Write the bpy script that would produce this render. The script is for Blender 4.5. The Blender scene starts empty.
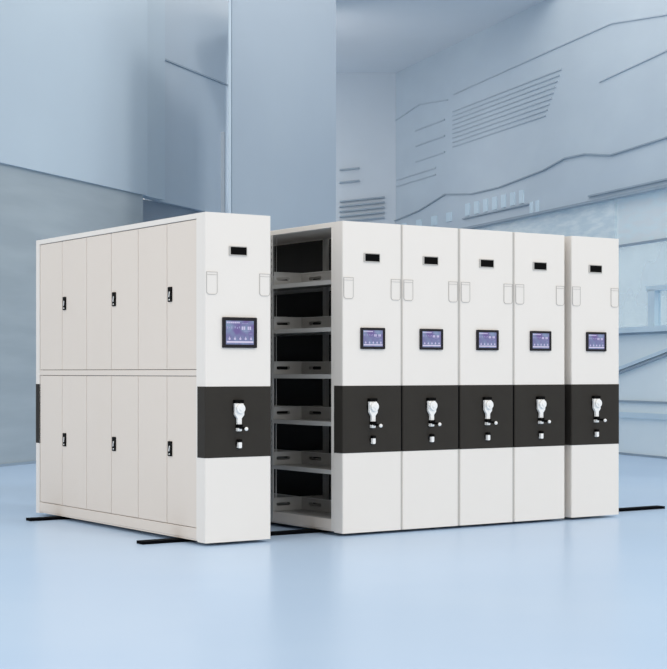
import bpy, bmesh, math, random
from mathutils import Vector, Matrix
random.seed(4)
scn = bpy.context.scene
C = scn.collection

# ------------------------------------------------------------------ camera
F = 1566.37                                    # focal length in pixels of a 667 px wide frame
cam_data = bpy.data.cameras.new('camera')
cam_data.sensor_fit = 'HORIZONTAL'
cam_data.sensor_width = 36.0
cam_data.lens = F / 667 * 36.0
cam_data.shift_y = 37.4 / 667
cam_data.clip_end = 300
cam = bpy.data.objects.new('camera', cam_data)
cam.location = (0, 0, 1.2)
cam.rotation_euler = (math.pi / 2, 0, 0)
C.objects.link(cam)
scn.camera = cam
scn.view_settings.view_transform = 'Standard'
scn.view_settings.look = 'None'
scn.view_settings.gamma = 1.0
scn.view_settings.use_curve_mapping = False
scn.view_settings.exposure = 0.0

# ------------------------------------------------------------------ daylight and added fill
world = bpy.data.worlds.new('world')
scn.world = world
world.use_nodes = True
bg = world.node_tree.nodes['Background']
bg.inputs['Color'].default_value = (1.0, 0.985, 0.96, 1)
bg.inputs['Strength'].default_value = 0.98

sun_data = bpy.data.lights.new('sun', 'SUN')
sun_data.energy = 0.55
sun_data.angle = math.radians(9)
sun_data.color = (1.0, 0.985, 0.96)
sun = bpy.data.objects.new('sun', sun_data)
C.objects.link(sun)
_to = Vector((0.66, -0.62, 0.62))              # direction towards the sun: front right, above
sun.rotation_euler = _to.to_track_quat('Z', 'Y').to_euler()
sun.location = (8, -8, 9)


def area(name, loc, target, size, power, col):
    d = bpy.data.lights.new(name, 'AREA')
    d.shape = 'RECTANGLE'
    d.size, d.size_y = size
    d.energy = power
    d.color = col
    o = bpy.data.objects.new(name, d)
    C.objects.link(o)
    o.location = loc
    o.rotation_euler = (Vector(loc) - Vector(target)).to_track_quat('Z', 'Y').to_euler()
    return o


# added fill lamps: off-frame left, off-frame above, and hidden behind the back block
area('left_fill', (-9.5, 4.0, 4.5), (-2.6, 14.0, 0.8), (6, 5), 85, (1.0, 0.97, 0.93))
area('overhead_fill', (1.6, 20.0, 8.8), (0.9, 31.0, 4.6), (5, 3), 120, (1.0, 0.98, 0.96))
area('recess_fill', (-1.0, 26.0, 5.2), (1.1, 29.5, 5.2), (1.6, 2.6), 34, (1.0, 0.98, 0.96))


# ------------------------------------------------------------------ materials
def srgb(r, g, b):
    def f(c):
        c /= 255.0
        return c / 12.92 if c <= 0.04045 else ((c + 0.055) / 1.055) ** 2.4
    return (f(r), f(g), f(b), 1)


def mat(name, col, rough=0.5, metal=0.0, spec=0.5, noise=None, bump=None, coat=0.0):
    """noise = (scale, colour2, amount, stretch)"""
    m = bpy.data.materials.new(name)
    m.use_nodes = True
    nt = m.node_tree
    b = nt.nodes['Principled BSDF']
    b.inputs['Base Color'].default_value = col
    b.inputs['Roughness'].default_value = rough
    b.inputs['Metallic'].default_value = metal
    b.inputs['Specular IOR Level'].default_value = spec
    b.inputs['Coat Weight'].default_value = coat
    tc = nt.nodes.new('ShaderNodeTexCoord')
    if noise:
        sc, col2, amt, st = noise
        mp = nt.nodes.new('ShaderNodeMapping')
        mp.inputs['Scale'].default_value = st
        nt.links.new(tc.outputs['Object'], mp.inputs['Vector'])
        n = nt.nodes.new('ShaderNodeTexNoise')
        n.inputs['Scale'].default_value = sc
        n.inputs['Detail'].default_value = 5
        nt.links.new(mp.outputs['Vector'], n.inputs['Vector'])
        r = nt.nodes.new('ShaderNodeMapRange')
        r.inputs['From Min'].default_value = 0.40
        r.inputs['From Max'].default_value = 0.68
        r.inputs['To Max'].default_value = amt
        nt.links.new(n.outputs['Fac'], r.inputs['Value'])
        mx = nt.nodes.new('ShaderNodeMix')
        mx.data_type = 'RGBA'
        mx.inputs['A'].default_value = col
        mx.inputs['B'].default_value = col2
        nt.links.new(r.outputs['Result'], mx.inputs['Factor'])
        nt.links.new(mx.outputs['Result'], b.inputs['Base Color'])
    if bump:
        n2 = nt.nodes.new('ShaderNodeTexNoise')
        n2.inputs['Scale'].default_value = bump[0]
        nt.links.new(tc.outputs['Object'], n2.inputs['Vector'])
        bp = nt.nodes.new('ShaderNodeBump')
        bp.inputs['Strength'].default_value = bump[1]
        bp.inputs['Distance'].default_value = 0.002
        nt.links.new(n2.outputs['Fac'], bp.inputs['Height'])
        nt.links.new(bp.outputs['Normal'], b.inputs['Normal'])
    return m


ONE = (1, 1, 1)
M = {}
M['panel'] = mat('white_powder_coat', srgb(241, 235, 228), 0.45, spec=0.25, bump=(350, 0.05),
                 noise=(1.2, srgb(238, 232, 225), 0.6, ONE))
M['door'] = mat('cream_powder_coat', srgb(234, 223, 212), 0.5, spec=0.2, bump=(350, 0.05),
                noise=(1.0, srgb(231, 220, 209), 0.6, ONE))
M['steel'] = mat('grey_painted_steel', srgb(196, 195, 192), 0.5, spec=0.3,
                 noise=(3, srgb(188, 187, 184), 0.6, ONE))
M['shelf'] = mat('grey_shelf_steel', srgb(168, 166, 163), 0.45, spec=0.3,
                 noise=(3, srgb(160, 158, 155), 0.6, ONE))
M['dark_steel_and_shade'] = mat('charcoal_steel_and_shade', srgb(40, 39, 38), 0.6, spec=0.2,
                      noise=(4, srgb(34, 33, 32), 0.6, ONE))  # charcoal steel, also used to paint shade inside the packed units
M['band'] = mat('charcoal_satin', srgb(57, 54, 50), 0.5, spec=0.08,
                noise=(6, srgb(53, 50, 47), 0.6, ONE))
M['black'] = mat('black_plastic', srgb(6, 6, 6), 0.5, spec=0.06, noise=(8, srgb(9, 9, 9), 0.5, ONE))
M['rail'] = mat('black_rail_steel', srgb(7, 8, 12), 0.7, spec=0.03, noise=(5, srgb(11, 12, 16), 0.5, ONE))
M['bezel'] = mat('dark_bezel', srgb(38, 36, 40), 0.45, spec=0.15, noise=(8, srgb(34, 32, 36), 0.5, ONE))
M['chrome'] = mat('bright_chrome', srgb(252, 250, 246), 0.3, spec=0.8, noise=(9, srgb(244, 244, 244), 0.5, ONE))
M['outline'] = mat('grey_edge', srgb(192, 188, 182), 0.5, noise=(9, srgb(187, 183, 178), 0.5, ONE))
M['holder'] = mat('clear_card_plastic', srgb(240, 234, 227), 0.4, spec=0.25, noise=(5, srgb(237, 231, 224), 0.5, ONE))


def screen_material():
    m = bpy.data.materials.new('lit_screen')
    m.use_nodes = True
    nt = m.node_tree
    nt.nodes.clear()
    out = nt.nodes.new('ShaderNodeOutputMaterial')
    em = nt.nodes.new('ShaderNodeEmission')
    tc = nt.nodes.new('ShaderNodeTexCoord')
    n = nt.nodes.new('ShaderNodeTexNoise')
    n.inputs['Scale'].default_value = 14
    n.inputs['Detail'].default_value = 1
    r = nt.nodes.new('ShaderNodeValToRGB')
    r.color_ramp.elements[0].position = 0.36
    r.color_ramp.elements[0].color = srgb(118, 106, 158)
    r.color_ramp.elements[1].position = 0.66
    r.color_ramp.elements[1].color = srgb(132, 150, 182)
    nt.links.new(tc.outputs['Object'], n.inputs['Vector'])
    nt.links.new(n.outputs['Fac'], r.inputs['Fac'])
    nt.links.new(r.outputs['Color'], em.inputs['Color'])
    nt.links.new(em.outputs['Emission'], out.inputs['Surface'])
    return m


def emit(name, col, s=1.0):
    m = bpy.data.materials.new(name)
    m.use_nodes = True
    nt = m.node_tree
    nt.nodes.clear()
    out = nt.nodes.new('ShaderNodeOutputMaterial')
    em = nt.nodes.new('ShaderNodeEmission')
    em.inputs['Color'].default_value = col
    em.inputs['Strength'].default_value = s
    nt.links.new(em.outputs['Emission'], out.inputs['Surface'])
    return m


M['screen'] = screen_material()
M['icon'] = emit('lit_icon', srgb(200, 195, 228))
M['icon_bar'] = emit('lit_bar', srgb(218, 212, 238))
M['icon_dim'] = emit('lit_text', srgb(160, 158, 200))

# room
M['fin'] = mat('pale_fin', srgb(190, 205, 217), 0.3, spec=0.4, noise=(2, srgb(196, 211, 222), 0.8, ONE))
M['wall_b'] = mat('dusk_blue_wall', srgb(184, 197, 209), 0.35, spec=0.3, noise=(0.6, srgb(190, 202, 213), 0.8, ONE))
M['wall_deep'] = mat('deep_blue_wall', srgb(140, 152, 166), 0.3, spec=0.4, noise=(0.8, srgb(148, 160, 174), 0.8, ONE))
M['wall_strip'] = mat('pale_glass_strip', srgb(186, 201, 213), 0.3, spec=0.4, noise=(0.8, srgb(191, 206, 217), 0.8, ONE))
M['icy_bright'] = mat('bright_icy_band', srgb(214, 230, 238), 0.25, spec=0.5, noise=(3.0, srgb(238, 248, 251), 0.9, (1, 1, 4.5)))
M['floor'] = mat('blue_polished_floor', srgb(192, 216, 243), 0.26, spec=0.06,
                 noise=(0.35, srgb(199, 221, 245), 0.9, ONE))
M['wall_low'] = mat('grey_blue_glass_wall', srgb(166, 177, 184), 0.25, spec=0.4,
                    noise=(1.1, srgb(186, 197, 202), 0.5, (0.5, 0.5, 3.2)))
M['wall_pale'] = mat('pale_blue_wall', srgb(192, 207, 219), 0.35, spec=0.3,
                     noise=(0.5, srgb(196, 211, 222), 0.8, ONE))
M['wall_mid'] = mat('mid_blue_wall', srgb(158, 171, 184), 0.35, spec=0.3,
                    noise=(0.5, srgb(163, 176, 188), 0.8, ONE))
M['wall_slate'] = mat('slate_blue_wall', srgb(206, 215, 223), 0.35, spec=0.3,
                      noise=(0.6, srgb(211, 219, 227), 0.8, ONE))
M['wall_right'] = mat('blue_relief_wall', srgb(192, 205, 216), 0.3, spec=0.4,
                      noise=(0.9, srgb(198, 211, 221), 0.8, (1, 1, 2)))
M['ceiling'] = mat('blue_ceiling', srgb(226, 230, 234), 0.4, spec=0.3,
                   noise=(0.5, srgb(230, 234, 238), 0.8, ONE))
M['trim_pale'] = mat('pale_trim', srgb(205, 224, 236), 0.3, spec=0.4, noise=(2, srgb(214, 232, 242), 0.8, ONE))
M['trim_dark'] = mat('slate_trim', srgb(150, 166, 180), 0.4, noise=(2, srgb(158, 174, 187), 0.8, ONE))
M['trim_line'] = mat('faint_relief_line', srgb(180, 193, 205), 0.4, noise=(2, srgb(186, 199, 210), 0.8, ONE))
M['band_glass'] = mat('icy_glass_band', srgb(230, 239, 243), 0.25, spec=0.5,
                      noise=(2.6, srgb(226, 243, 249), 0.9, (1, 1, 4.5)))
M['lower_glass'] = mat('pale_lower_panel', srgb(234, 245, 249), 0.3, spec=0.4,
                       noise=(0.8, srgb(240, 249, 251), 0.8, (1, 1, 2)))


def glass_material():
    m = bpy.data.materials.new('pale_window_glass')
    m.use_nodes = True
    nt = m.node_tree
    b = nt.nodes['Principled BSDF']
    b.inputs['Base Color'].default_value = srgb(214, 229, 238)
    b.inputs['Roughness'].default_value = 0.12
    out = nt.nodes['Material Output']
    tr = nt.nodes.new('ShaderNodeBsdfTransparent')
    tr.inputs['Color'].default_value = srgb(232, 242, 248)
    mx = nt.nodes.new('ShaderNodeMixShader')
    mx.inputs[0].default_value = 0.55
    nt.links.new(b.outputs['BSDF'], mx.inputs[2])
    nt.links.new(tr.outputs['BSDF'], mx.inputs[1])
    nt.links.new(mx.outputs['Shader'], out.inputs['Surface'])
    tc = nt.nodes.new('ShaderNodeTexCoord')
    n = nt.nodes.new('ShaderNodeTexNoise')
    n.inputs['Scale'].default_value = 1.0
    nt.links.new(tc.outputs['Object'], n.inputs['Vector'])
    r = nt.nodes.new('ShaderNodeMapRange')
    r.inputs['To Min'].default_value = 0.1
    r.inputs['To Max'].default_value = 0.45
    nt.links.new(n.outputs['Fac'], r.inputs['Value'])
    nt.links.new(r.outputs['Result'], mx.inputs[0])
    return m


M['glass'] = glass_material()


# ------------------------------------------------------------------ mesh helpers
class MB:
    """collects shapes, then links them as ONE mesh object"""
    def __init__(self):
        self.bm = bmesh.new()
        self.mats = []

    def mi(self, m):
        if m not in self.mats:
            self.mats.append(m)
        return self.mats.index(m)

    def _take(self, tmp, m):
        k = self.mi(m)
        for f in tmp.faces:
            f.material_index = k
        me = bpy.data.meshes.new('tmp')
        tmp.to_mesh(me)
        tmp.free()
        self.bm.from_mesh(me)
        bpy.data.meshes.remove(me)
        return self

    def box(self, x0, x1, y0, y1, z0, z1, m, bev=0.0, seg=2, rot=None):
        t = bmesh.new()
        bmesh.ops.create_cube(t, size=1.0)
        for v in t.verts:
            v.co = Vector(((x0 + x1) / 2 + v.co.x * (x1 - x0), (y0 + y1) / 2 + v.co.y * (y1 - y0),
                           (z0 + z1) / 2 + v.co.z * (z1 - z0)))
        if bev:
            bmesh.ops.bevel(t, geom=t.edges[:], offset=bev, segments=seg, affect='EDGES', profile=0.5)
        if rot:
            c, a, ax = rot
            bmesh.ops.rotate(t, cent=c, matrix=Matrix.Rotation(a, 3, ax), verts=t.verts[:])
        return self._take(t, m)

    def poly(self, loops, a, b, m, plane='xz', bev=0.0):
        """outline (first loop) with holes (other loops) pushed from a to b along the third axis"""
        t = bmesh.new()
        def P(u, v, w):
            return {'xz': (u, w, v), 'yz': (w, u, v), 'xy': (u, v, w)}[plane]
        es = []
        for lp in loops:
            vs = [t.verts.new(P(u, v, a)) for u, v in lp]
            es += [t.edges.new((vs[i], vs[(i + 1) % len(vs)])) for i in range(len(vs))]
        if len(loops) == 1:
            fs = [t.faces.new(t.verts[:])]
        else:
            r = bmesh.ops.triangle_fill(t, edges=es, use_beauty=True)
            fs = [g for g in r['geom'] if isinstance(g, bmesh.types.BMFace)]
        r = bmesh.ops.extrude_face_region(t, geom=fs)
        d = Vector(P(0, 0, b)) - Vector(P(0, 0, a))
        bmesh.ops.translate(t, vec=d, verts=[g for g in r['geom'] if isinstance(g, bmesh.types.BMVert)])
        bmesh.ops.recalc_face_normals(t, faces=t.faces[:])
        if bev:
            ed = [e for e in t.edges if len(e.link_faces) == 2 and e.calc_face_angle(0) > 0.6]
            bmesh.ops.bevel(t, geom=ed, offset=bev, segments=2, affect='EDGES', profile=0.5)
        return self._take(t, m)

    def cyl(self, c, r, h, m, axis='Z', r2=None, seg=24, bev=0.0):
        t = bmesh.new()
        bmesh.ops.create_cone(t, cap_ends=True, segments=seg, radius1=r, radius2=r if r2 is None else r2, depth=h)
        if bev:
            ed = [e for e in t.edges if len(e.link_faces) == 2 and e.calc_face_angle(0) > 0.9]
            bmesh.ops.bevel(t, geom=ed, offset=bev, segments=2, affect='EDGES', profile=0.5)
        if axis == 'Y':
            bmesh.ops.rotate(t, cent=(0, 0, 0), matrix=Matrix.Rotation(math.pi / 2, 3, 'X'), verts=t.verts[:])
        if axis == 'X':
            bmesh.ops.rotate(t, cent=(0, 0, 0), matrix=Matrix.Rotation(math.pi / 2, 3, 'Y'), verts=t.verts[:])
        bmesh.ops.translate(t, vec=c, verts=t.verts[:])
        for f in t.faces:
            f.smooth = len(f.verts) == 4
        return self._take(t, m)

    def ball(self, c, r, m, sc=(1, 1, 1)):
        t = bmesh.new()
        bmesh.ops.create_uvsphere(t, u_segments=20, v_segments=12, radius=r)
        for v in t.verts:
            v.co = Vector((v.co.x * sc[0] + c[0], v.co.y * sc[1] + c[1], v.co.z * sc[2] + c[2]))
        for f in t.faces:
            f.smooth = True
        return self._take(t, m)

    def build(self, name, parent=None, loc=None, label=None):
        me = bpy.data.meshes.new(name)
        self.bm.normal_update()
        self.bm.to_mesh(me)
        self.bm.free()
        for m in self.mats:
            me.materials.append(m)
        o = bpy.data.objects.new(name, me)
        C.objects.link(o)
        if parent:
            o.parent = parent
        if loc:
            o.location = loc
        if label:
            o['label'] = label
        return o


def rrect(x0, x1, y0, y1, r, n=5, corners=(1, 1, 1, 1)):
    """rounded rectangle, corners: bottom-left, bottom-right, top-right, top-left"""
    pts = []
    cs = [(x0 + r, y0 + r, 180), (x1 - r, y0 + r, 270), (x1 - r, y1 - r, 0), (x0 + r, y1 - r, 90)]
    raw = [(x0, y0), (x1, y0), (x1, y1), (x0, y1)]
    for k, (cx, cy, a0) in enumerate(cs):
        if not corners[k]:
            pts.append(raw[k])
            continue
        for i in range(n + 1):
            a = math.radians(a0 + 90 * i / n)
            pts.append((cx + r * math.cos(a), cy + r * math.sin(a)))
    return pts


def structure(o):
    o['kind'] = 'structure'
    return o


# ------------------------------------------------------------------ room (camera stands at the origin, Y goes away)
def seg(name, p0, p1, z0, z1, m, th=0.15, side=1):
    """upright slab from plan point p0 to p1; thickness goes to the left of the direction when side = 1"""
    d = Vector((p1[0] - p0[0], p1[1] - p0[1]))
    n = Vector((-d.y, d.x)).normalized() * th * side
    t = MB()
    t.poly([[p0, p1, (p1[0] + n.x, p1[1] + n.y), (p0[0] + n.x, p0[1] + n.y)]], z0, z1, m, plane='xy')
    return structure(t.build(name))


def LW(Y, off=0.0):                                  # face line of the left wall (off: forward of it)
    dx, dy = 0.381, 1.0
    l = math.hypot(dx, dy)
    return (-4.217 + 0.381 * (Y - 19.8) + off * dy / l, Y - off * dx / l)


def RW(Y, off=0.0):                                  # face line of the right wall
    dx, dy = -0.35, 1.0
    l = math.hypot(dx, dy)
    return (4.60 - 0.35 * (Y - 21.6) - off * dy / l, Y + off * dx / l)


ZC = 7.15
t = MB()
t.poly([[(-16, -6), (16, -6), (16, 36), (-16, 36)]], -0.1, 0.0, M['floor'], plane='xy')
structure(t.build('floor'))
t = MB()
t.poly([[(-1.35, 24.6), (13, 24.6), (13, 36), (-1.35, 36)]], ZC, ZC + 0.2, M['ceiling'], plane='xy')
structure(t.build('ceiling'))

# left: low glassy wall, paler storey above it that stands a little forward
seg('wall_left', LW(14.5), LW(23.4), 0.0, 3.84, M['wall_low'], side=1)
seg('wall_left_recess', LW(23.4, -0.25), LW(30.0, -0.25), 0.0, 3.84, M['wall_deep'], side=1)
seg('baseboard_left', LW(14.5, 0.03), LW(23.4, 0.03), 0.0, 0.035, M['trim_dark'], th=0.03, side=1)
seg('wall_upper_left', LW(14.5, 0.04), LW(23.46, 0.04), 3.84, ZC + 0.2, M['wall_pale'], th=0.3, side=1)
seg('trim_1', LW(23.46, 0.0), LW(24.07, 0.0), 3.84, ZC + 0.2, M['wall_strip'], th=0.2, side=1)
seg('wall_upper_recess', LW(24.07, -0.15), LW(29.5, -0.15), 3.84, ZC + 1.0, M['wall_b'], th=0.2, side=1)
seg('trim_2', LW(24.1, -0.13), LW(29.0, -0.13), 6.05, 6.075, M['trim_dark'], th=0.02, side=1)
# block that stands forward behind the shelving, with a bright glass fin on its left edge
bx0, bx1 = (232 - 333.5) / F * 21.6, (336 - 333.5) / F * 23.6
seg('wall_back', (bx0, 21.6), (bx1, 23.6), 0.0, ZC + 0.2, M['wall_mid'], th=0.05, side=1)
t = MB()
t.box(bx0 - 0.04, bx0 - 0.008, 21.45, 21.58, 0, ZC, M['fin'], bev=0.006)
structure(t.build('trim_3'))
t = MB()
t.box(bx0 - 0.20, bx0 - 0.14, 22.2, 22.26, 0, 4.6, M['wall_slate'], bev=0.006)
structure(t.build('trim_4'))
# recess between the block and the right wall, with louvres
seg('wall_recess', (-1.2, 31.2), (1.5, 31.2), 0.0, ZC + 0.2, M['wall_slate'], th=0.2, side=1)
t = MB()
for z in (4.62, 4.52, 4.42, 4.32, 4.22, 5.0, 5.25):
    w = 0.55 if z < 4.7 else 0.4
    t.box(0.12, 0.12 + w + 0.35 * (z < 4.7), 31.12, 31.2, z, z + 0.028, M['trim_dark'],
          rot=((0.6, 31.15, z), -0.10, 'Y'))
structure(t.build('trim_5'))

# right: relief wall above, icy band and glazing below
seg('wall_right', RW(14.5), RW(31.4), 3.74, ZC + 0.2, M['wall_right'], th=0.3, side=-1)


def rtrim(name, pieces, m, off=0.0, th=0.05):
    """pieces: (Ya, Yb, z0, z1) slabs on the right wall, ONE mesh"""
    t = MB()
    for Ya, Yb, z0, z1 in pieces:
        a, b = RW(Ya, off), RW(Yb, off)
        c, d = RW(Yb, off - th), RW(Ya, off - th)
        t.poly([[a, b, c, d]], z0, z1, m, plane='xy')
    return structure(t.build(name))


def Ypx(px):
    u = (px - 333.5) / F
    return 12.16 / (u + 0.35)


def ribbon(name, pts, m, off=0.04, h=0.026):
    """raised line on the right wall through (pixel column, height) points"""
    t = MB()
    for (xa, za), (xb, zb) in zip(pts[:-1], pts[1:]):
        tt = bmesh.new()
        for x, z in ((xa, za), (xb, zb)):
            for of in (off, 0.0):
                q = RW(Ypx(x), of)
                for k in (0, h):
                    tt.verts.new((q[0], q[1], z + k))
        bmesh.ops.convex_hull(tt, input=tt.verts[:])
        bmesh.ops.recalc_face_normals(tt, faces=tt.faces[:])
        t._take(tt, m)
    return structure(t.build(name))


rtrim('trim_6', [(Ypx(562 - 2 * k), Ypx(453), 5.93 - 0.08 * k, 5.95 - 0.08 * k) for k in range(9)],
      M['trim_line'], off=0.018)
rtrim('trim_7', [(Ypx(445), Ypx(416), 5.84 - 0.30 * k, 5.865 - 0.30 * k) for k in range(3)] +
      [(Ypx(436), Ypx(397), 5.0, 5.025), (Ypx(436), Ypx(397), 4.88, 4.9)], M['trim_line'], off=0.018)
ribbon('trim_8', [(345, 4.12), (396, 4.20), (420, 4.28), (446, 4.46), (472, 4.34), (500, 4.33), (544, 4.42), (566, 4.52),
                  (586, 4.50), (612, 4.38), (667, 4.42), (760, 4.45)], M['trim_dark'], off=0.03, h=0.02)
ribbon('trim_19', [(454, 6.24), (560, 6.30), (612, 6.32), (667, 6.12), (760, 6.1)], M['trim_line'], off=0.018, h=0.02)
ribbon('trim_20', [(600, 5.52), (667, 5.62), (760, 5.65)], M['trim_line'], off=0.018, h=0.02)
ribbon('trim_21', [(396, 6.2), (420, 6.32), (448, 6.18)], M['trim_line'], off=0.018, h=0.02)
rtrim('trim_9', [(Ypx(466 + 9 * k + 4), Ypx(466 + 9 * k), 3.98, 4.20) for k in range(7)] +
      [(Ypx(533), Ypx(530.5), 3.78, 3.97), (Ypx(539), Ypx(536.5), 3.78, 3.97)] +
      [(Ypx(402 + 15 * k + 5), Ypx(402 + 15 * k), 3.95, 4.12) for k in range(4)], M['trim_pale'], off=0.02)
rtrim('trim_10', [(Ypx(530), Ypx(464), 3.93, 3.95)], M['trim_dark'], off=0.04)
rtrim('trim_11', [(14.5, 31, 3.74, 3.78), (14.5, Ypx(590), 3.84, 3.865)], M['trim_dark'], off=0.04)
# icy band under the relief wall
rtrim('wall_icy_band', [(14.5, Ypx(611), 3.05, 3.74)], M['band_glass'], off=-0.1, th=0.15)
rtrim('wall_icy_screen', [(Ypx(611), 31.2, 3.05, 3.74)], M['icy_bright'], off=-0.06, th=0.15)
rtrim('trim_12', [(14.5, 31.2, 3.03, 3.06)], M['trim_dark'], off=-0.05, th=0.06)
# glazing
w = rtrim('window_1', [(14.5, 31.2, 1.84, 3.03)], M['glass'], off=-0.1, th=0.02)
t = MB()
for Y0, w_ in ((Ypx(652.5), 0.17), (Ypx(600), 0.1), (Ypx(560), 0.1), (16, 0.2)):
    a, b = RW(Y0, -0.03), RW(Y0 + w_, -0.03)
    c, d = RW(Y0 + w_, -0.13), RW(Y0, -0.13)
    t.poly([[a, b, c, d]], 1.84, 2.36, M['trim_pale'], plane='xy')
a, b = RW(15.0, -0.03), RW(Ypx(644), -0.03)
c, d = RW(Ypx(644), -0.13), RW(15.0, -0.13)
t.poly([[a, b, c, d]], 2.34, 2.41, M['trim_pale'], plane='xy')
o = t.build('window_frame')
o.parent = w
rtrim('trim_14', [(14.5, 31.2, 1.76, 1.84)], M['trim_pale'], off=0.10, th=0.25)
rtrim('trim_15', [(14.5, 31.2, 1.73, 1.76)], M['trim_dark'], off=0.06, th=0.2)
rtrim('wall_lower_right', [(14.5, 31.4, 0.0, 1.75)], M['lower_glass'], off=0.0, th=0.25)
# sloping handrail line, two horizontal bands, base
t = MB()
Y0, Y1 = Ypx(700), Ypx(612)
for (dz, hh, mm) in ((0, 0.05, M['trim_pale']), (-0.05, 0.03, M['trim_dark'])):
    a, b = RW(Y0, 0.05), RW(Y1, 0.05)
    tt = bmesh.new()
    vs = []
    for (p, z) in ((a, 1.62), (b, 1.17)):
        q = RW(Y0 if p is a else Y1, 0.0)
        for pp in (p, q):
            for k in (0, 1):
                vs.append(tt.verts.new((pp[0], pp[1], z + dz + k * hh)))
    bmesh.ops.convex_hull(tt, input=tt.verts[:])
    bmesh.ops.recalc_face_normals(tt, faces=tt.faces[:])
    t._take(tt, mm)
structure(t.build('trim_16'))
rtrim('trim_17', [(14.5, 31.2, 0.76, 0.79)], M['trim_dark'], off=0.03, th=0.03)
rtrim('trim_18', [(14.5, 31.2, 0.54, 0.62)], M['trim_pale'], off=0.04, th=0.04)
rtrim('baseboard_right', [(14.5, 31.2, 0.0, 0.03)], M['trim_dark'], off=0.02, th=0.02)

# ------------------------------------------------------------------ shelving units
ANG = 0.5967
CX, CY = -0.8787, 10.7507
CA, SA = math.cos(ANG), math.sin(ANG)
def place(s, tt=0.0, z=0.0):
    return (CX + s * CA - tt * SA, CY + s * SA + tt * CA, z)

W, D, H, ZB = 0.529, 2.879, 2.30, 0.022
OPEN_BAYS = [(0.132, 0.981), (0.981, 1.889), (1.889, 2.797)]
OPEN_POSTS = [(0.113, 0.150), (0.962, 1.000), (1.870, 1.908), (2.762, 2.799)]
BAYS = [(0.132, 1.018), (1.018, 1.902), (1.902, 2.797)]
SHELF_Z = [0.12, 0.478, 0.832, 1.182, 1.530, 1.878]
GROUP = 'mobile shelving units side by side on the rails'


def body_prism(t, x0, x1, y0, y1, z0, z1, m, r=0.010, front=True):
    cs = (1, 1, 0, 0) if front else (0, 0, 1, 1)
    t.poly([rrect(x0, x1, y0, y1, r, 4, cs)], z0, z1, m, plane='xy')


def end_panel():
    t = MB()
    body_prism(t, 0, W, 0, 0.112, ZB, H, M['panel'])
    return t


def control_band():
    t = MB()
    e = 0.0015
    body_prism(t, -e, W + e, -e, 0.112, 0.607, 1.099, M['band'])
    return t


def rear_panel():
    t = MB()
    body_prism(t, 0, W, 2.800, D, ZB, H, M['panel'], front=False)
    return t


def rear_band():
    t = MB()
    e = 0.0015
    body_prism(t, -e, W + e, 2.800, D + e, 0.607, 1.099, M['band'], front=False)
    return t


def add_touchscreen(root, x0, x1, z0, z1):
    t = MB()
    b = (x1 - x0) * 0.085
    t.poly([rrect(x0, x1, z0, z1, 0.006, 3), rrect(x0 + b, x1 - b, z0 + b, z1 - b, 0.001, 2)], 0.0, -0.014,
           M['bezel'], plane='xz')
    fr = t.build('touchscreen', root, label='dark framed touch screen')
    t = MB()
    ix0, ix1, iz0, iz1 = x0 + b, x1 - b, z0 + b, z1 - b
    t.box(ix0, ix1, -0.008, -0.001, iz0, iz1, M['screen'])
    w, h = ix1 - ix0, iz1 - iz0
    def bit(u0, u1, v0, v1, m):
        t.box(ix0 + u0 * w, ix0 + u1 * w, -0.0092, -0.007, iz0 + v0 * h, iz0 + v1 * h, m)
    # title, two rows of figures, clock, five icons and a bar
    u = 0.04
    for k, lw in enumerate((0.06, 0.05, 0.07, 0.05, 0.06, 0.04, 0.05)):
        bit(u, u + lw, 0.89, 0.955, M['icon'])
        u += lw + 0.013
    for k in range(5):
        bit(0.58 + k * 0.045, 0.61 + k * 0.045, 0.875, 0.905, M['icon_dim'])
    for k, uu in enumerate((0.05, 0.12, 0.20, 0.32, 0.40, 0.47)):
        bit(uu, uu + 0.035, 0.66 + 0.02 * (k % 2), 0.76 - 0.03 * (k % 3 == 1), M['icon_dim'])
    for uu in (0.57, 0.64, 0.78, 0.85):
        bit(uu, uu + 0.05, 0.62, 0.76, M['icon'])
    bit(0.65, 0.86, 0.555, 0.575, M['icon_dim'])
    bit(0.84, 0.94, 0.44, 0.46, M['icon_dim'])
    for k in range(5):
        cx = ix0 + (0.14 + 0.19 * k) * w
        t.cyl((cx, -0.0084, iz0 + 0.235 * h), 0.035 * w, 0.002, M['icon'], axis='Y', seg=12)
        t.box(cx - 0.008 * w, cx + 0.008 * w, -0.0092, -0.007, iz0 + 0.26 * h, iz0 + 0.33 * h, M['icon'])
    bit(0.04, 0.98, 0.075, 0.14, M['icon_bar'])
    t.build('screen', fr, label='lit violet display with icons')
    return fr


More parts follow.
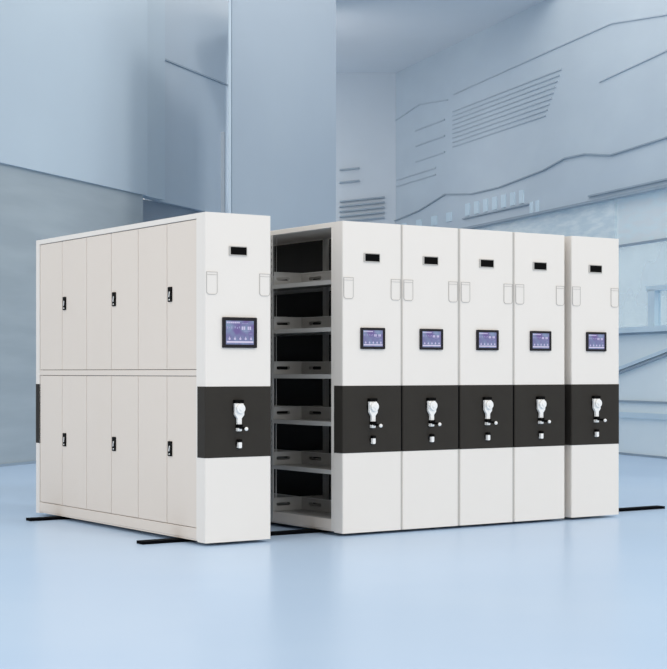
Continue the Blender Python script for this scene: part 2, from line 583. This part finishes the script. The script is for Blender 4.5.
def add_front_fittings(root, big):
    # number display with pale bezel
    t = MB()
    x0, x1, z0, z1 = 0.196, 0.326, 2.014, 2.068
    t.poly([rrect(x0 - 0.011, x1 + 0.004, z0 - 0.008, z1 + 0.006, 0.004, 2), rrect(x0, x1, z0, z1, 0.002, 2)], 0.0, -0.007,
           M['outline'], plane='xz')
    fr = t.build('number_display', root, label='black number display in a pale frame')
    t = MB()
    t.box(x0, x1, -0.005, -0.0005, z0, z1, M['black'])
    t.build('display_pane', fr)
    # touch screen
    if big:
        add_touchscreen(root, 0.131, 0.406, 1.367, 1.579)
    else:
        add_touchscreen(root, 0.155, 0.372, 1.368, 1.525)
    # two card holders
    for hx0, hx1 in ((0.006, 0.093), (0.433, 0.520)):
        t = MB()
        r = 0.022
        outer = rrect(hx0, hx1, 1.733, 1.890, r, 4, (1, 1, 0, 0))
        e = 0.0038
        inner = rrect(hx0 + e, hx1 - e, 1.733 + e, 1.890 - e, r - e, 4, (1, 1, 0, 0))
        t.poly([outer, inner], 0.0, -0.0045, M['outline'], plane='xz')
        t.poly([inner], 0.0, -0.0025, M['holder'], plane='xz')
        t.box(hx0 + e, hx1 - e, -0.0042, -0.002, 1.868, 1.871, M['outline'])
        t.build('card_holder', root)
    # locking handle
    t = MB()
    cx = 0.2575
    body = [(cx - 0.037, 0.982), (cx - 0.037, 0.905), (cx - 0.017, 0.876), (cx - 0.017, 0.834), (cx + 0.017, 0.834),
            (cx + 0.017, 0.876), (cx + 0.037, 0.900), (cx + 0.037, 0.965), (cx + 0.028, 0.982)]
    t.poly([body], -0.006, -0.028, M['chrome'], plane='xz', bev=0.003)
    t.cyl((cx + 0.002, -0.034, 0.945), 0.034, 0.022, M['chrome'], axis='Y', r2=0.034, seg=28, bev=0.003)
    t.cyl((cx + 0.002, -0.047, 0.945), 0.015, 0.008, M['chrome'], axis='Y', seg=20)
    hd = t.build('crank_handle', root, label='bright chrome crank handle')
    t = MB()
    t.box(cx - 0.040, cx + 0.032, -0.034, 0.0, 0.983, 1.006, M['black'], bev=0.005)
    t.cyl((cx, -0.004, 0.945), 0.044, 0.008, M['black'], axis='Y', seg=28)
    t.build('backing_cap', hd, label='black cap behind the crank')
    t = MB()
    t.box(cx - 0.020, cx + 0.020, -0.040, 0.0, 0.812, 0.836, M['black'], bev=0.004)
    t.cyl((cx, -0.070, 0.812), 0.008, 0.080, M['black'], axis='Y', seg=16)
    t.build('grip_rod', hd, label='black rod standing out from the crank')
    t = MB()
    t.ball((cx, -0.116, 0.807), 0.0135, M['chrome'], sc=(1, 0.9, 1))
    t.build('knob', hd, label='small white knob')
    t = MB()
    t.box(cx - 0.018, cx + 0.014, -0.034, 0.0, 0.788, 0.811, M['chrome'], bev=0.004)
    t.build('stop', hd)
    # lock under the handle
    t = MB()
    t.box(cx - 0.012, cx + 0.020, -0.030, 0.0, 0.711, 0.732, M['black'], bev=0.005)
    t.cyl((cx + 0.004, -0.003, 0.70), 0.024, 0.006, M['black'], axis='Y', seg=24)
    lk = t.build('lock', root)
    t = MB()
    t.poly([rrect(cx - 0.009, cx + 0.018, 0.670, 0.711, 0.008, 3, (1, 1, 0, 0))], 0.0, -0.028, M['chrome'], plane='xz', bev=0.002)
    t.build('key_knob', lk, label='bright key knob')


def upright_mesh(x_face, side, t0, t1):
    """slotted steel upright; side -1 faces the left aisle"""
    t = MB()
    mm = M['panel'] if t0 < 0.2 else M['steel']
    holes = []
    z = 0.16
    while z < 2.22 and t0 > 0.2 and side < 0:
        c = (t0 + t1) / 2
        holes.append([(c - 0.005, z), (c + 0.005, z), (c + 0.005, z + 0.022), (c - 0.005, z + 0.022)])
        z += 0.05
    t.poly([[(t0, 0.03), (t1, 0.03), (t1, 2.263), (t0, 2.263)]] + holes, x_face, x_face - side * 0.003,
           mm, plane='yz')
    for tt in (t0, t1 - 0.003):
        xa, xb = sorted((x_face - side * 0.003, x_face - side * 0.035))
        c = (xa + xb) / 2
        hs = []
        z = 0.16
        while z < 2.22 and t0 > 0.2 and side < 0:
            hs.append([(c - 0.008, z), (c + 0.008, z), (c + 0.008, z + 0.024), (c - 0.008, z + 0.024)])
            z += 0.05
        t.poly([[(xa, 0.03), (xb, 0.03), (xb, 2.263), (xa, 2.263)]] + hs, tt, tt + 0.003, M['steel'], plane='xz')
    return t


def shelf_mesh(t0, t1, z, base=False):
    t = MB()
    a, b = t0 + 0.019, t1 - 0.019
    t.box(0.008, W - 0.008, a, b, z - 0.004, z, M['shelf'])
    if not base:
        for x0, x1, xr0, xr1 in ((0.004, 0.008, 0.008, 0.03), (W - 0.008, W - 0.004, W - 0.03, W - 0.008)):
            t.box(x0, x1, a - 0.004, b + 0.004, z - 0.032, z, M['steel'])
            t.box(xr0, xr1, a, b, z - 0.032, z - 0.029, M['steel'])
    return t


def backstop_mesh(t0, t1, z, x):
    t = MB()
    a, b = t0 + 0.024, t1 - 0.024
    holes = []
    L = b - a
    for u in (0.28, 0.76):
        c = a + u * L
        holes.append(rrect(c - 0.085, c + 0.085, z + 0.036, z + 0.062, 0.0125, 4))
    t.poly([[(a, z), (b, z), (b, z + 0.096), (a, z + 0.096)]] + holes, x, x + 0.004, M['shelf'], plane='yz')
    t.box(x - 0.005, x + 0.007, a, b, z + 0.092, z + 0.098, M['steel'])
    return t


def add_frame(root, left_open, right_open):
    # top panel with edge beams
    t = MB()
    t.box(0, W, 0.112, 2.800, 2.263, H, M['panel'], bev=0.0015, seg=1)
    t.build('top_panel', root)
    # base plinth
    t = MB()
    t.box(0.003, W - 0.003, 0.112, 2.800, 0.040, 0.115, M['door'], bev=0.001, seg=1)
    t.box(0.007, W - 0.007, 0.112, 2.800, ZB + 0.006, 0.0385, M['door'])
    t.build('plinth', root)


def end_stop_mesh(y, z):
    """upright flanged plate across the shelf, slotted, at the end of a bay"""
    t = MB()
    holes = []
    for c in (0.095, W - 0.095):
        holes.append(rrect(c - 0.062, c + 0.062, z + 0.036, z + 0.062, 0.0125, 4))
    t.poly([[(0.012, z), (W - 0.012, z), (W - 0.012, z + 0.098), (0.012, z + 0.098)]] + holes, y, y + 0.004,
           M['steel'], plane='xz')
    t.box(0.012, W - 0.012, y - 0.004, y + 0.006, z + 0.095, z + 0.100, M['steel'])
    return t


def add_shelves(root, sides):
    for sd in sides:
        xf = 0.0 if sd < 0 else W
        for t0, t1 in OPEN_POSTS:
            upright_mesh(xf, sd, t0, t1).build('upright', root)
    for t0, t1 in OPEN_BAYS:
        for k, z in enumerate(SHELF_Z):
            shelf_mesh(t0, t1, z, base=(k == 0)).build('shelf', root)
            backstop_mesh(t0, t1, z, W / 2).build('file_stop', root)
            end_stop_mesh(t1 - 0.022, z).build('end_stop', root)


def new_unit(s, label):
    r = bpy.data.objects.new('mobile_shelving_unit', None)
    C.objects.link(r)
    r.location = place(s)
    r.rotation_euler = (0, 0, ANG)
    r['label'] = label
    r['category'] = 'shelving unit'
    r['group'] = GROUP
    return r


def add_shell(root, big=False):
    end_panel().build('end_panel', root)
    control_band().build('control_band', root, label='charcoal band around the end panel')
    rear_panel().build('rear_panel', root)
    rear_band().build('rear_band', root, label='charcoal band around the rear panel')
    add_front_fittings(root, big)


# unit with doors, far left
u = new_unit(0.0, 'white shelving unit whose long left side is closed by twelve cream doors with black latches')
add_shell(u, big=True)
add_frame(u, False, True)
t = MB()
t.box(0.030, 0.036, 0.112, 2.800, 0.115, 2.263, M['dark_steel_and_shade'])
t.build('inner_dark_panel', u)
t = MB()
t.box(0.002, 0.05, 0.112, 2.800, 1.173, 1.214, M['door'], bev=0.0012, seg=1)
t.build('middle_rail', u)
cuts = [0.130, 0.568, 1.018, 1.464, 1.902, 2.362, 2.798]
for z0, z1, zl in ((0.119, 1.169, 0.652), (1.218, 2.258, 1.753)):
    for i in range(6):
        t = MB()
        t.box(0.005, 0.026, cuts[i] + 0.0036, cuts[i + 1] - 0.0036, z0, z1, M['door'], bev=0.002, seg=1)
        dr = t.build('door', u)
        if i % 2 == 0:
            c = cuts[i + 1] - 0.053
            t = MB()
            t.poly([rrect(c - 0.029, c + 0.029, zl - 0.053, zl + 0.053, 0.005, 3)], 0.005, -0.002, M['black'], plane='yz')
            t.build('latch_plate', dr, label='black latch plate')
            t = MB()
            t.box(-0.009, -0.0015, c - 0.004, c + 0.004, zl - 0.020, zl + 0.022, M['chrome'], bev=0.003,
                  rot=((0, c, zl), math.radians(12), 'X'))
            t.cyl((-0.004, c, zl - 0.038), 0.0055, 0.006, M['chrome'], axis='X', seg=14)
            t.build('latch_lever', dr, label='silver latch lever')
t = MB()
t.box(0.0, 0.03, 0.112, 0.1275, 0.03, 2.263, M['panel'])
t.build('stile', u)
# right side: shelving open to the aisle
for t0, t1 in [(0.113, 0.150), (0.999, 1.037), (1.883, 1.921), (2.762, 2.799)]:
    upright_mesh(W, 1, t0, t1).build('upright', u)
for t0, t1 in BAYS:
    for k, z in enumerate(SHELF_Z):
        m_ = MB()
        a, b = t0 + 0.019, t1 - 0.019
        m_.box(0.04, W - 0.004, a, b, z - 0.03 if k else z - 0.004, z, M['shelf'])
        m_.build('shelf', u)

# open unit on the right side of the aisle
u = new_unit(1.144, 'white shelving unit with open grey shelves facing the aisle, right of the unit with doors')
add_shell(u)
add_frame(u, True, True)
add_shelves(u, (-1, 1))

# closed-up units
def closed_unit(s, label, gap):
    u = new_unit(s, label)
    add_shell(u)
    if gap:
        t = MB()  # strip added so the gap renders pale, black beside the band
        for z0, z1, m_ in ((ZB, 0.607, M['outline']), (0.607, 1.099, M['black']), (1.099, H - 0.004, M['outline'])):
            t.box(-gap, 0.0, 0.010, 0.030, z0, z1, m_)
        t.build('gap_tone_strip', u, label='added strip that sets the tone of the gap')
    add_frame(u, True, True)
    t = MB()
    t.box(0.010, 0.016, 0.112, 2.800, 0.115, 2.263, M['dark_steel_and_shade'])  # near-black sheet stands in for the shade between the packed units
    t.build('inner_dark_panel', u)
    t = MB()
    t.box(W - 0.016, W - 0.004, 0.112, 2.800, 0.115, 2.263, M['door'])
    t.build('side_panel', u)
    return u


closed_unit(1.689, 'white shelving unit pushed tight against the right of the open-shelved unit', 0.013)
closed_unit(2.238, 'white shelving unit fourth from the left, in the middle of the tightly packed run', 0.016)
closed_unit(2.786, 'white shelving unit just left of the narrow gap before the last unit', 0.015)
closed_unit(3.389, 'white shelving unit on the far right end, set apart by a narrow gap', 0)

# ------------------------------------------------------------------ rails
for tc_, s0, s1, lab in ((0.40, -0.30, 4.82, 'black floor rail under the front of the shelving, sticking out at left and right'),
                         (2.43, -0.26, 4.82, 'black floor rail whose short tip shows beyond the rear left corner of the shelving')):
    t = MB()
    t.poly([rrect(0, s1 - s0, -0.05, 0.05, 0.006, 2)], 0.0, 0.021, M['rail'], plane='xy')
    o = t.build('floor_rail')
    o.location = place(s0, tc_, 0.0005)
    o.rotation_euler = (0, 0, ANG)
    o['label'] = lab
    o['category'] = 'rail'
    o['group'] = 'black floor rails'
